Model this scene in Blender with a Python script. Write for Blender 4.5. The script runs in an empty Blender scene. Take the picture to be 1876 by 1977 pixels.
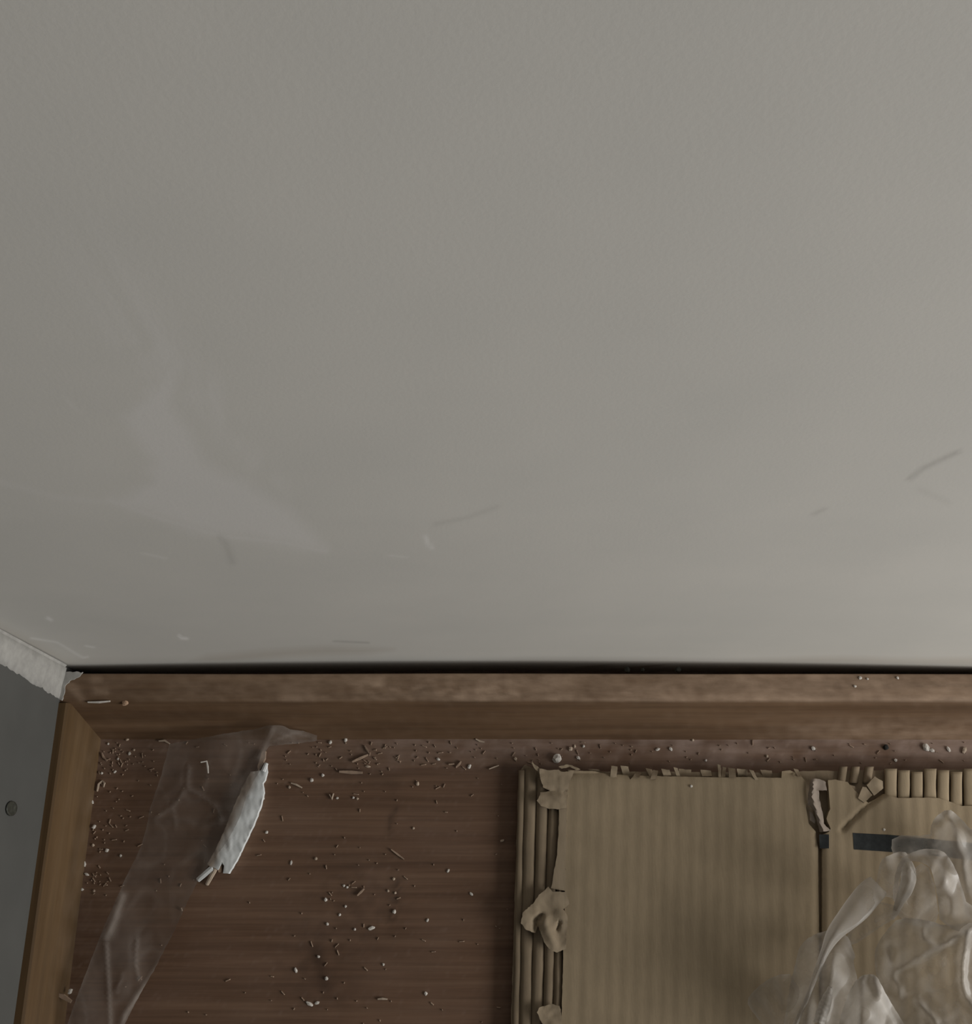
import bpy, bmesh, math, random
import numpy as np
from mathutils import Vector, noise
from mathutils.geometry import delaunay_2d_cdt

random.seed(7)
sc = bpy.context.scene
col = sc.collection

# ------------------------------------------------------------------ camera
F, CX, CY = 2000.0, 938.0, 988.5            # focal length and centre in photo pixels
TH = math.atan(732.0 / F)                   # tilt away from straight down, towards the wall
H = 0.55                                    # lens height above the floor
SK = 0.030                                  # height of the skirting
CT, ST = math.cos(TH), math.sin(TH)
def ray(px, py):
    u, v = (px - CX) / F, (CY - py) / F
    return u, v * CT + ST, v * ST - CT
_r = ray(938, 1285)
D = (H - SK) / -_r[2] * _r[1]               # distance from lens to back wall
cam_d = bpy.data.cameras.new('camera'); cam = bpy.data.objects.new('camera', cam_d)
col.objects.link(cam); sc.camera = cam
cam.location = (0, -D, H); cam.rotation_euler = (TH, 0, 0)
cam_d.sensor_fit = 'HORIZONTAL'; cam_d.sensor_width = 36; cam_d.lens = 36 * F / 1876
cam_d.clip_start = 0.01
# ------------------------------------------------------------------ world and light
w = bpy.data.worlds.new('world'); sc.world = w; w.use_nodes = True
w.node_tree.nodes['Background'].inputs[0].default_value = (0.98, 1.0, 1.0, 1)
w.node_tree.nodes['Background'].inputs[1].default_value = 0.05
def area(name, loc, target, size, power, colr):
    l = bpy.data.lights.new(name, 'AREA'); l.shape = 'RECTANGLE'; l.size, l.size_y = size
    l.energy = power; l.color = colr
    o = bpy.data.objects.new(name, l); col.objects.link(o); o.location = loc
    o.rotation_euler = (Vector(target) - Vector(loc)).to_track_quat('-Z', 'Y').to_euler()
area('window_daylight', (1.12, -0.46, 0.43), (0.0, -0.05, 0.15), (0.6, 0.55), 13.3, (1.0, 0.99, 0.955))
vs = sc.view_settings
vs.view_transform = 'Standard'; vs.look = 'None'; vs.gamma = 1.0; vs.exposure = 0.0; vs.use_curve_mapping = False

# ------------------------------------------------------------------ helpers
def P(px, py, z=0.0):                        # the point at height z seen at a photo pixel
    x, y, dz = ray(px, py); t = (z - H) / dz
    return Vector((x * t, -D + y * t, z))
def W(px, py):                               # the point of the back wall seen at a photo pixel
    x, y, dz = ray(px, py); t = D / y
    return (x * t, H + dz * t)
def link(name, verts, faces, mat, parent=None, smooth=False):
    m = bpy.data.meshes.new(name); m.from_pydata([tuple(v) for v in verts], [], faces); m.validate()
    if smooth: m.polygons.foreach_set('use_smooth', [True] * len(m.polygons))
    m.materials.append(mat)
    o = bpy.data.objects.new(name, m); col.objects.link(o)
    if parent: o.parent = parent
    return o
def empty(name, loc=(0, 0, 0)):
    o = bpy.data.objects.new(name, None); o.empty_display_size = 0.02; col.objects.link(o); return o
def tag(o, label, cat, group=None):
    o['label'] = label; o['category'] = cat
    if group: o['group'] = group
    return o
def struct(o, label=None, cat=None):
    o['kind'] = 'structure'
    if label: o['label'] = label
    if cat: o['category'] = cat
    return o
def attr(o, name, vals):
    a = o.data.attributes.new(name, 'FLOAT', 'POINT'); a.data.foreach_set('value', np.asarray(vals, dtype=np.float32))
def nz(x, y, z=0.0): return noise.noise((x, y, z))
def seg_dist(X, Y, pts):                     # numpy distance to a polyline
    d = np.full(np.shape(X), 1e9)
    for (ax, ay), (bx, by) in zip(pts[:-1], pts[1:]):
        vx, vy = bx - ax, by - ay; L = vx * vx + vy * vy + 1e-12
        t = np.clip(((X - ax) * vx + (Y - ay) * vy) / L, 0, 1)
        d = np.minimum(d, np.hypot(X - ax - t * vx, Y - ay - t * vy))
    return d
def inside(X, Y, poly):
    r = np.zeros(np.shape(X), bool); n = len(poly)
    for i in range(n):
        x1, y1 = poly[i]; x2, y2 = poly[(i + 1) % n]
        if y1 == y2: continue
        c = ((y1 > Y) != (y2 > Y)) & (X < (x2 - x1) * (Y - y1) / (y2 - y1) + x1)
        r ^= c
    return r
def soft(X, Y, poly, width):                 # 1 inside a patch, fading over width across its edge
    d = seg_dist(X, Y, poly + poly[:1]); s = np.where(inside(X, Y, poly), d, -d)
    return np.clip(0.5 + s / (2 * width), 0, 1)
def vnoise(X, Y, sx, sy, seed=0.0):
    f = [noise.noise((x * sx, y * sy, seed)) for x, y in zip(X.ravel(), Y.ravel())]
    return np.array(f).reshape(X.shape)
def to_px(x, y, z):                          # where a point lies in the photo (used to place stains)
    dy, dz = y + D, z - H
    v, dep = dy * CT + dz * ST, dy * ST - dz * CT
    return CX + F * x / dep, CY - F * v / dep
def dens(pts, jag, step, seed):              # resample an outline and roughen it
    out = []
    n = len(pts)
    for i in range(n):
        a, b = Vector(pts[i]), Vector(pts[(i + 1) % n]); L = (b - a).length
        k = max(1, int(L / step))
        nrm = Vector((-(b - a).y, (b - a).x)) / max(L, 1e-6)
        for j in range(k):
            p = a.lerp(b, j / k)
            q = p + nrm * jag * (noise.noise((p.x * .11, p.y * .11, seed)) + .7 * noise.noise((p.x * .31, p.y * .31, seed + 5)))
            out.append((q.x, q.y))
    return out
def round_poly(pts, it=2):                   # corner cutting
    for _ in range(it):
        o = []
        n = len(pts)
        for i in range(n):
            a, b = Vector(pts[i]), Vector(pts[(i + 1) % n])
            o += [tuple(a.lerp(b, .25)), tuple(a.lerp(b, .75))]
        pts = o
    return pts
def tri(outline, step):
    xs = [p[0] for p in outline]; ys = [p[1] for p in outline]
    X, Y = np.meshgrid(np.arange(min(xs), max(xs), step), np.arange(min(ys), max(ys), step * .87))
    X = X + (np.arange(X.shape[0]) % 2)[:, None] * step * .5
    ok = inside(X, Y, outline) & (seg_dist(X, Y, outline + outline[:1]) > step * .4)
    pts = [Vector(p) for p in outline] + [Vector((x, y)) for x, y in zip(X[ok], Y[ok])]
    n = len(outline)
    v, e, f, *_ = delaunay_2d_cdt(pts, [(i, (i + 1) % n) for i in range(n)], [list(range(n))], 1, 1e-4)
    return [(p.x, p.y) for p in v], [list(q) for q in f]
def sheet(name, outline, zf, mat, parent=None, step=6, jag=0.0, thick=0.0, seed=0.0, smooth=True, estep=None):
    """thin sheet: outline on the photo, height over the floor from zf(px, py); thickness is solid"""
    ol = dens(outline, jag, estep or step, seed)
    v, f = tri(ol, step)
    V = [P(x, y, zf(x, y)) for x, y in v]
    if thick:
        n = len(V); V2 = [p - Vector((0, 0, thick)) for p in V]
        cnt = {}
        for q in f:
            for a, b in zip(q, q[1:] + q[:1]): cnt[(a, b)] = 1
        side = [[b, a, a + n, b + n] for (a, b) in cnt if (b, a) not in cnt]
        f = f + [[i + n for i in reversed(q)] for q in f] + side
        V = V + V2
    o = link(name, V, f, mat, parent, smooth)
    if thick and smooth:
        o.data.set_sharp_from_angle(angle=math.radians(50))
    return o
def idw(ctrl, p=2.5):
    def fn(x, y):
        s = w_ = 0.0
        for cx, cy, z in ctrl:
            k = 1.0 / (((x - cx) ** 2 + (y - cy) ** 2) ** (p / 2) + 40.0)
            s += k * z; w_ += k
        return s / w_
    return fn
def pd(x, y, pts):
    d = 1e9
    for (ax, ay), (bx, by) in zip(pts[:-1], pts[1:]):
        vx, vy = bx - ax, by - ay
        t = min(1, max(0, ((x - ax) * vx + (y - ay) * vy) / (vx * vx + vy * vy + 1e-9)))
        d = min(d, math.hypot(x - ax - t * vx, y - ay - t * vy))
    return d
CK = 1.0
def creased(base, creases, amp=0.0, fr=.02, seed=0.0):
    def fn(x, y):
        z = base(x, y)
        for pts, h, wd in creases: z += CK * h * math.exp(-(pd(x, y, pts) / wd) ** 2)
        if amp:
            z += amp * (1 - 2 * abs(nz(x * fr, y * fr, seed))) + amp * .5 * (1 - 2 * abs(nz(x * fr * 2.3, y * fr * 2.3, seed + 9)))
        return z
    return fn
def loft(name, rings, mat, parent=None, closed=True, caps=True, smooth=True):
    n = len(rings[0]); V = [p for r in rings for p in r]; f = []
    for i in range(len(rings) - 1):
        for j in range(n if closed else n - 1):
            a, b = i * n + j, i * n + (j + 1) % n
            f.append([a, b, b + n, a + n])
    if caps and closed: f += [list(range(n))[::-1], [(len(rings) - 1) * n + j for j in range(n)]]
    return link(name, V, f, mat, parent, smooth)

# ------------------------------------------------------------------ materials
def mat(name):
    m = bpy.data.materials.new(name); m.use_nodes = True
    nt = m.node_tree; b = nt.nodes['Principled BSDF']
    return m, nt, b
def N(nt, t, **kw):
    n = nt.nodes.new(t)
    for k, v in kw.items():
        if k.startswith('i_'):
            key = k[2:]; n.inputs[int(key) if key.isdigit() else key].default_value = v
        else: setattr(n, k, v)
    return n
def tex(nt, scale, sc_=5.0, det=4, rough=.55, kind='Object'):
    tc = N(nt, 'ShaderNodeTexCoord'); mp = N(nt, 'ShaderNodeMapping')
    mp.inputs['Scale'].default_value = scale
    nt.links.new(tc.outputs[kind], mp.inputs[0])
    n = N(nt, 'ShaderNodeTexNoise'); n.inputs['Scale'].default_value = sc_; n.inputs['Detail'].default_value = det; n.inputs['Roughness'].default_value = rough
    nt.links.new(mp.outputs[0], n.inputs['Vector']); return n
def ramp(nt, src, stops):
    r = N(nt, 'ShaderNodeValToRGB'); e = r.color_ramp.elements
    while len(e) < len(stops): e.new(.5)
    for el, (p, c) in zip(e, stops): el.position = p; el.color = (*c, 1) if len(c) == 3 else c
    nt.links.new(src, r.inputs[0]); return r.outputs[0]
def mix(nt, fac, a, b, mode='MIX'):
    m = N(nt, 'ShaderNodeMix', data_type='RGBA', blend_type=mode)
    for sock, val in ((m.inputs[0], fac), (m.inputs[6], a), (m.inputs[7], b)):
        if isinstance(val, bpy.types.NodeSocket): nt.links.new(val, sock)
        elif isinstance(val, (int, float)): sock.default_value = val
        else: sock.default_value = (*val, 1)
    return m.outputs[2]
def at(nt, name): return N(nt, 'ShaderNodeAttribute', attribute_name=name).outputs['Fac']
def bump(nt, b, h, st, dist=.001):
    bp = N(nt, 'ShaderNodeBump'); bp.inputs['Strength'].default_value = st; bp.inputs['Distance'].default_value = dist
    nt.links.new(h, bp.inputs['Height']); nt.links.new(bp.outputs[0], b.inputs['Normal'])
def simple(name, c, rough=.8, var=.12, sc_=300.0, scale=(1, 1, 1), spec=.3):
    m, nt, b = mat(name); n = tex(nt, scale, sc_)
    lo = tuple(x * (1 - var) for x in c); hi = tuple(min(1, x * (1 + var)) for x in c)
    nt.links.new(ramp(nt, n.outputs[0], [(.3, lo), (.7, hi)]), b.inputs['Base Color'])
    b.inputs['Roughness'].default_value = rough; b.inputs['Specular IOR Level'].default_value = spec
    bump(nt, b, n.outputs[0], .25, .0004)
    return m

def plaster():
    m, nt, b = mat('wall_plaster')
    n = tex(nt, (1, 1, 1), 14, 3); n2 = tex(nt, (1, 1, 1), 900, 3)
    c = ramp(nt, n.outputs[0], [(.3, (.655, .645, .61)), (.7, (.70, .685, .645))])
    c = mix(nt, at(nt, 'patch'), c, (.78, .765, .75))
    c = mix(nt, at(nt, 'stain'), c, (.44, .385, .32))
    c = mix(nt, at(nt, 'scuff'), c, (.27, .26, .24))
    c = mix(nt, at(nt, 'chip'), c, (.9, .89, .87))
    nt.links.new(c, b.inputs['Base Color']); b.inputs['Roughness'].default_value = .75
    b.inputs['Specular IOR Level'].default_value = .2
    bump(nt, b, n2.outputs[0], .12, .0002); return m
def wood(name, along, dark, mid, light, dust_light_col, fine=1.0):
    """veneer with its grain along x or y; attributes: dust (pale film, on the ledge also painted light), dark (worn stain)"""
    m, nt, b = mat(name)
    s = (3.0, 95.0, 40.0) if along == 'x' else (95.0, 3.0, 40.0)
    s2 = (7.0, 330.0, 100.0) if along == 'x' else (330.0, 7.0, 100.0)
    n = tex(nt, s, 1.6 * fine, 5, .6); n2 = tex(nt, s2, 1.6 * fine, 3, .6); n3 = tex(nt, (1, 1, 1), 22, 4)
    c = ramp(nt, n.outputs[0], [(.28, dark), (.48, mid), (.68, light)])
    c = mix(nt, .42, c, ramp(nt, n2.outputs[0], [(.35, (.62, .6, .58)), (.62, (1.12, 1.1, 1.08))]), 'MULTIPLY')
    c = mix(nt, .5, c, ramp(nt, n3.outputs[0], [(.3, (.78, .76, .75)), (.7, (1.1, 1.1, 1.1))]), 'MULTIPLY')
    c = mix(nt, at(nt, 'dark'), c, tuple(x * .55 for x in dark))
    n4 = tex(nt, (.35, 1, 1) if along == 'x' else (1, .35, 1), 150, 5, .6)
    mm = N(nt, 'ShaderNodeMath', operation='MULTIPLY'); nt.links.new(at(nt, 'dust_and_light'), mm.inputs[0])
    nt.links.new(ramp(nt, n4.outputs[0], [(.3, (.35, .35, .35)), (.7, (1, 1, 1))]), mm.inputs[1])
    c = mix(nt, mm.outputs[0], c, dust_light_col)
    nt.links.new(c, b.inputs['Base Color'])
    rr = mix(nt, mm.outputs[0], (.55, .55, .55), (.9, .9, .9)); nt.links.new(rr, b.inputs['Roughness'])
    b.inputs['Specular IOR Level'].default_value = .3
    bump(nt, b, n2.outputs[0], .18, .0003); return m
def card(name, c, var=.1):
    m, nt, b = mat(name)
    n = tex(nt, (1, 1, 1), 35, 4); n2 = tex(nt, (90, 9, 90), 14, 3); n3 = tex(nt, (1, 1, 1), 1400, 2)
    k = ramp(nt, n.outputs[0], [(.3, tuple(x * (1 - var) for x in c)), (.7, tuple(x * (1 + var) for x in c))])
    k = mix(nt, .35, k, ramp(nt, n2.outputs[0], [(.35, (.84, .83, .82)), (.65, (1.08, 1.07, 1.06))]), 'MULTIPLY')
    nt.links.new(k, b.inputs['Base Color']); b.inputs['Roughness'].default_value = .92; b.inputs['Specular IOR Level'].default_value = .12
    bump(nt, b, n3.outputs[0], .2, .0002); return m
def film(name, alpha, tint, rough=.22, crease=0.0, worn=None):
    """thin polythene: part clear, part milky scatter, with a soft sheen"""
    m, nt, b = mat(name); nt.nodes.remove(b); out = nt.nodes['Material Output']
    tr = N(nt, 'ShaderNodeBsdfTransparent'); tr.inputs[0].default_value = (.97, .97, .96, 1)
    df = N(nt, 'ShaderNodeBsdfDiffuse'); df.inputs[0].default_value = (*tint, 1)
    tl = N(nt, 'ShaderNodeBsdfTranslucent'); tl.inputs[0].default_value = (*tint, 1)
    mx = N(nt, 'ShaderNodeMixShader'); mx.inputs[0].default_value = .48
    nt.links.new(df.outputs[0], mx.inputs[1]); nt.links.new(tl.outputs[0], mx.inputs[2])
    if worn:                                  # stretched creases turn milky, highlights painted in too
        wc = mix(nt, at(nt, 'haze_glint'), tint, worn)
        for q in (df, tl): nt.links.new(wc, q.inputs[0])
    m1 = N(nt, 'ShaderNodeMixShader')
    n = tex(nt, (1, 1, 1), 45, 5, .6)
    a = ramp(nt, n.outputs[0], [(.3, (alpha * .65,) * 3), (.7, (min(1, alpha * 1.35),) * 3)])
    if crease:
        ad = N(nt, 'ShaderNodeMath', operation='MULTIPLY_ADD'); nt.links.new(at(nt, 'haze_glint'), ad.inputs[0]); ad.inputs[1].default_value = crease
        nt.links.new(a, ad.inputs[2]); ad.use_clamp = True; a = ad.outputs[0]
    nt.links.new(a, m1.inputs[0]); nt.links.new(tr.outputs[0], m1.inputs[1]); nt.links.new(mx.outputs[0], m1.inputs[2])
    gl = N(nt, 'ShaderNodeBsdfGlossy'); gl.inputs['Roughness'].default_value = rough; gl.inputs[0].default_value = (1, 1, 1, 1)
    fr = N(nt, 'ShaderNodeFresnel'); fr.inputs[0].default_value = 1.25
    fm = N(nt, 'ShaderNodeMath', operation='MULTIPLY'); nt.links.new(fr.outputs[0], fm.inputs[0]); fm.inputs[1].default_value = .07
    m2 = N(nt, 'ShaderNodeMixShader'); nt.links.new(fm.outputs[0], m2.inputs[0])
    nt.links.new(m1.outputs[0], m2.inputs[1]); nt.links.new(gl.outputs[0], m2.inputs[2])
    n2 = tex(nt, (1, 1, 1), 160, 4)
    bp = N(nt, 'ShaderNodeBump'); bp.inputs['Strength'].default_value = .04; bp.inputs['Distance'].default_value = .001
    nt.links.new(n2.outputs[0], bp.inputs['Height'])
    for s in (df, gl): nt.links.new(bp.outputs[0], s.inputs['Normal'])
    nt.links.new(m2.outputs[0], out.inputs[0]); return m

M_wall = plaster()
M_left = simple('grey_paint', (.086, .086, .081), .6, .06, 40)
M_caulk = simple('white_filler', (.36, .35, .33), .9, .14, 200)
M_floor = wood('floor_veneer', 'x', (.112, .062, .038), (.156, .090, .056), (.20, .122, .079), (.37, .275, .23))
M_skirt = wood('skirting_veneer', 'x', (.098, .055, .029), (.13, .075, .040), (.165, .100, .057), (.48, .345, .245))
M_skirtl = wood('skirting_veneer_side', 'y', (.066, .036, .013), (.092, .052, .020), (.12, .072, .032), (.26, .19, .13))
M_card = card('kraft_cardboard', (.30, .236, .158))
M_card2 = card('kraft_inner_shaded', (.23, .178, .122), .18)  # inner ply, darkened to paint the deep shadow between torn bits
M_cardp = card('torn_kraft', (.315, .25, .175), .12)
M_mauve = card('crumpled_liner', (.30, .25, .21), .12)
M_ink = simple('black_ink', (.022, .025, .026), .8, .25, 400)
M_dark = simple('dark_grit', (.02, .02, .018), .9, .2)
M_bag = film('bag_polythene', .46, (.56, .52, .475), .6, .42)
M_bagthin = film('bag_polythene_single', .30, (.56, .52, .48), .6, .36)
M_bagfold = film('bag_polythene_folded', .50, (.58, .54, .50), .55, .3)
M_bagloop = film('bag_polythene_loop', .32, (.56, .52, .48), .5, .25)
M_film = film('film_polythene', .38, (.25, .205, .175), .55, .3, (.62, .56, .51))
def dirty_white():
    m, nt, b = mat('dirty_white_paint'); n = tex(nt, (1, 1, 1), 180, 4)
    c = mix(nt, at(nt, 'dirt'), ramp(nt, n.outputs[0], [(.3, (.68, .70, .70)), (.7, (.80, .82, .82))]), (.20, .15, .11))
    nt.links.new(c, b.inputs['Base Color']); b.inputs['Roughness'].default_value = .75; return m
M_dirty = dirty_white()
M_white = simple('white_paint_flake', (.80, .82, .82), .7, .1, 200)
M_raw = simple('raw_splinter', (.52, .37, .27), .85, .2, 300)
M_pale = simple('pale_splinter', (.50, .40, .31), .85, .2, 300)
M_tan = simple('tan_splinter', (.36, .26, .19), .85, .2, 300)
M_crumb = simple('plaster_crumb', (.66, .62, .57), .9, .15, 400)
M_peach = simple('peach_filler', (.46, .30, .20), .9, .15, 300)
M_plug = simple('grey_plug', (.045, .045, .036), .5, .3, 500)

# ------------------------------------------------------------------ setting
XL = P(65, 1700, SK).x                        # face of the left wall
def axis(lo, hi, core0, core1, fine, coarse):
    a = list(np.arange(lo, core0, coarse)) + list(np.arange(core0, core1, fine)) + list(np.arange(core1, hi + coarse, coarse))
    return np.array(a)
def grid_faces(nx, ny):
    return [[j * nx + i, j * nx + i + 1, (j + 1) * nx + i + 1, (j + 1) * nx + i] for j in range(ny - 1) for i in range(nx - 1)]
# back wall: slightly hollow along its foot, so a dark gap opens behind the skirting
xs = axis(XL - .02, 1.2, XL - .02, .29, .0013, .05); zs = axis(-.02, 1.6, -.02, .36, .0013, .05)
X, Z = np.meshgrid(xs, zs)
SKB = -0.0006                                 # back of the skirting
bow = .0034 * np.clip(1 - ((X - .005) / .25) ** 2, 0, 1) * np.clip(1 - (Z - .05) / .2, 0, 1)
Yw = bow
PX, PY = to_px(X, Yw, Z)
wall = link('wall_back', np.stack([X, Yw, Z], -1).reshape(-1, 3), grid_faces(len(xs), len(zs)), M_wall, smooth=True)
struct(wall)
wob = 14 * vnoise(PX, PY, .012, .012, 3.0) + 6 * vnoise(PX, PY, .05, .05, 8.0)
patch = .55 * soft(PX + wob, PY + wob, [(210, 965), (290, 925), (296, 890), (262, 845), (235, 800), (300, 740), (345, 690), (330, 780), (400, 900), (470, 930), (560, 985), (630, 1060), (540, 1048), (430, 1035), (320, 1005)], 16)
patch = np.maximum(patch, .35 * soft(PX + wob, PY + wob, [(60, 480), (140, 520), (220, 620), (330, 640), (420, 740), (480, 860), (560, 960), (480, 900), (380, 780), (260, 700), (150, 600)], 26) * np.clip(.5 + 1.6 * vnoise(PX, PY, .03, .02, 5.), 0, 1))
lip = [(210, 965), (320, 1005), (430, 1035), (545, 1047), (630, 1065)]
patch = np.maximum(patch, .5 * np.exp(-(seg_dist(PX, PY, lip) / 5) ** 2))
dn = seg_dist(PX, PY, [(0, 930), (110, 960), (210, 970)])
patch = np.maximum(patch, .2 * np.exp(-(dn / 6) ** 2))
attr(wall, 'patch', np.clip(patch, 0, 1).ravel())
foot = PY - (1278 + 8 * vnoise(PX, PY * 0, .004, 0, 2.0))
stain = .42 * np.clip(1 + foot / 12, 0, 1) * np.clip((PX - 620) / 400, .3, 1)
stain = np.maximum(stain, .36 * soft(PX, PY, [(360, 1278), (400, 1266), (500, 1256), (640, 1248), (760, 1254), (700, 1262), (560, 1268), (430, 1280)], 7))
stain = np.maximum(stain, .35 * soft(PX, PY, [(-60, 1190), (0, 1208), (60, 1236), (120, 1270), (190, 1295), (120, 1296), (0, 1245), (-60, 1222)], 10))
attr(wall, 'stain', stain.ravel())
sc1 = .32 * np.exp(-(seg_dist(PX, PY, [(1755, 925), (1780, 905), (1815, 888), (1850, 872)]) / 5) ** 2)
sc1 += .22 * np.exp(-(seg_dist(PX, PY, [(1570, 993), (1592, 982)]) / 4) ** 2) + .3 * np.exp(-(seg_dist(PX, PY, [(645, 1238), (712, 1241)]) / 2.2) ** 2)
sc1 += .18 * np.exp(-(seg_dist(PX, PY, [(425, 1038), (436, 1050), (448, 1085)]) / 7) ** 2) + .13 * np.exp(-(seg_dist(PX, PY, [(840, 1012), (900, 1000), (960, 978)]) / 5) ** 2)
sc1 += .10 * np.exp(-(seg_dist(PX, PY, [(1775, 945), (1830, 970)]) / 6) ** 2)
attr(wall, 'scuff', np.clip(sc1, 0, 1).ravel())
ch = np.zeros_like(PX)
for pl, wd, k in (([(346, 1227), (350, 1232), (361, 1233)], 3, .9), ([(92, 1193), (99, 1197)], 3, .8), ([(820, 1036), (826, 1048), (832, 1058)], 4, .55),
                  ([(60, 1232), (110, 1240), (130, 1252), (160, 1270), (170, 1268)], 2.2, .55), ([(165, 1247), (182, 1250)], 2, .6), ([(275, 1068), (320, 1078)], 2.5, .25), ([(750, 1072), (785, 1076)], 2, .25), ([(120, 765), (160, 800)], 3, .15)):
    ch += k * np.exp(-(seg_dist(PX, PY, pl) / wd) ** 2)
attr(wall, 'chip', np.clip(ch, 0, 1).ravel())

# floor: one sheet of wood-grain board, dusty along the skirting
xs = axis(XL - .02, 1.2, XL, .27, .0016, .05); ys = axis(-1.4, .02, -.215, .0, .0016, .05)[::-1]
ys = np.array(sorted(set(np.round(ys, 5))))
X, Y = np.meshgrid(xs, ys); PX, PY = to_px(X, Y, 0 * X)
fl = link('floor', np.stack([X, Y, 0 * X], -1).reshape(-1, 3), grid_faces(len(xs), len(ys)), M_floor)
struct(fl)
n1 = vnoise(PX, PY, .008, .012, 1.); n2 = vnoise(PX, PY, .04, .05, 2.); n3 = vnoise(PX, PY, .13, .13, 4.)
edge = np.clip(1 - (PY - 1425) / 75, 0, 1)
dust_and_light = edge * np.clip(.45 + .5 * (PX - 700) / 700, .2, .95) * np.clip(.75 + .6 * n1 + .8 * n2, 0, 1.3)
dust_and_light += .16 * np.clip(1 - (PX - 130 - (1977 - PY) * .11) / 110, 0, 1) * np.clip(.4 + n2 + n3, 0, 1)
dust_and_light += .10 * np.clip(n1 + .35, 0, 1) + .9 * np.clip(n3 - .28, 0, 1) * np.clip(.35 + edge, 0, 1)
dust_and_light += .7 * soft(PX + 30 * n2, PY + 14 * n3, [(1740, 1436), (1790, 1428), (1876, 1432), (1990, 1440), (1990, 1462), (1860, 1456), (1800, 1458), (1760, 1450)], 8) * np.clip(.6 + 1.2 * n3, 0, 1)
attr(fl, 'dust_and_light', np.clip(dust_and_light, 0, .85).ravel())
dk = .75 * np.exp(-(seg_dist(PX, PY, [(764, 1562), (754, 1580), (753, 1608)]) / 6) ** 2) * np.clip(.8 + n3, 0, 1)
blot = soft(PX + 40 * n2, PY + 40 * n2, [(680, 1690), (760, 1690), (790, 1740), (770, 1830), (700, 1860), (680, 1960), (580, 1960), (560, 1880), (590, 1790), (630, 1730)], 40)
dk += .42 * blot * np.clip(.55 + 1.3 * n2 + .5 * n3, 0, 1)
dk += .6 * np.exp(-(seg_dist(PX, PY, [(770, 1700), (762, 1740), (755, 1775)]) / 10) ** 2) * np.clip(.6 + 1.5 * n3, 0, 1)
dk += .5 * np.exp(-(seg_dist(PX, PY, [(610, 1840), (618, 1870), (622, 1900)]) / 14) ** 2)
dk += .35 * soft(PX + 20 * n2, PY + 20 * n2, [(600, 1460), (650, 1455), (700, 1480), (770, 1500), (760, 1530), (700, 1510), (640, 1500)], 16)
attr(fl, 'dark', np.clip(dk, 0, .85).ravel())

# skirting along the back wall: flat ledge, then a sloping face
KY = lambda py, z: P(938, py, z).y
LED, TOE = KY(1355, SK), KY(1427, 0)          # front of the ledge, foot of the slope
BK = KY(1300.5, SK)                           # back edge of the ledge
def skirt(name, prof, a0, a1, n, axis_, m):
    # prof: (distance coordinate, z); swept along x or y
    r = []
    for i in range(n + 1):
        s = a0 + (a1 - a0) * i / n
        wv = .0004 * nz(s * 9, 1.7)
        r.append([Vector((s, p + wv, z)) if axis_ == 'x' else Vector((p + wv, s, z)) for p, z in prof])
    o = loft(name, r, m, smooth=True); o.data.set_sharp_from_angle(angle=math.radians(25)); return o
def prof_back():
    pr = [(BK, -.001), (BK, SK - .0006), (BK - .0005, SK)]
    for k in range(6): pr.append((BK - .0005 + (LED + .003 - BK) * (k + 1) / 6, SK))
    pr += [(LED + .0012, SK - .0004), (LED - .0002, SK - .0016)]
    for k in range(1, 11): pr.append((LED - .0002 + (TOE - LED) * k / 10, (SK - .0016) * (1 - k / 10)))
    pr.append((TOE, -.001)); return pr
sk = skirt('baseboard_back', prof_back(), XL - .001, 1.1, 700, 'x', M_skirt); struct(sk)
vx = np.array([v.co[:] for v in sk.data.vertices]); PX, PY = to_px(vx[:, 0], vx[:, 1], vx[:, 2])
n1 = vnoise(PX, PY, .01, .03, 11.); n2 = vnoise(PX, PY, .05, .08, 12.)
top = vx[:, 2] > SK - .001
dust_and_light = np.where(top, np.clip(.58 + .3 * n1 + .3 * n2, .1, .85) * np.clip(.3 + (PX - 200) / 800, .15, 1), .05 + .1 * np.clip(n2, 0, 1))  # ledge paler than the face: dust plus painted top light
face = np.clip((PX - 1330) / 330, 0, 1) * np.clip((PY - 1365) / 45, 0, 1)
dust_and_light = np.maximum(dust_and_light, np.where(top, 0, .48 * face * np.clip(.8 + .6 * n2, 0, 1)))
dust_and_light += np.where(top, .35 * np.exp(-(seg_dist(PX, PY, [(700, 1330), (850, 1328), (1000, 1340)]) / 10) ** 2) * np.clip(.5 + 2 * n2, 0, 1), 0)
cl = [[(128, 1322), (150, 1328)], [(180, 1312), (192, 1310)], [(185, 1335), (205, 1338)], [(140, 1330), (158, 1350)]]
for c_ in cl: dust_and_light += .45 * np.exp(-(seg_dist(PX, PY, c_) / 7) ** 2)
attr(sk, 'dust_and_light', np.clip(dust_and_light, 0, .9))
dk = .5 * np.exp(-(np.hypot((PX - 812), (PY - 1333) * 1.3) / 18) ** 2) * top
for cx, rx in ((560, 40), (880, 45), (940, 40), (1100, 60), (1250, 40)): dk += .35 * np.exp(-((PX - cx) / rx) ** 2 - ((PY - 1353) / 7) ** 2)
attr(sk, 'dark', np.clip(dk, 0, .8))
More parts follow.
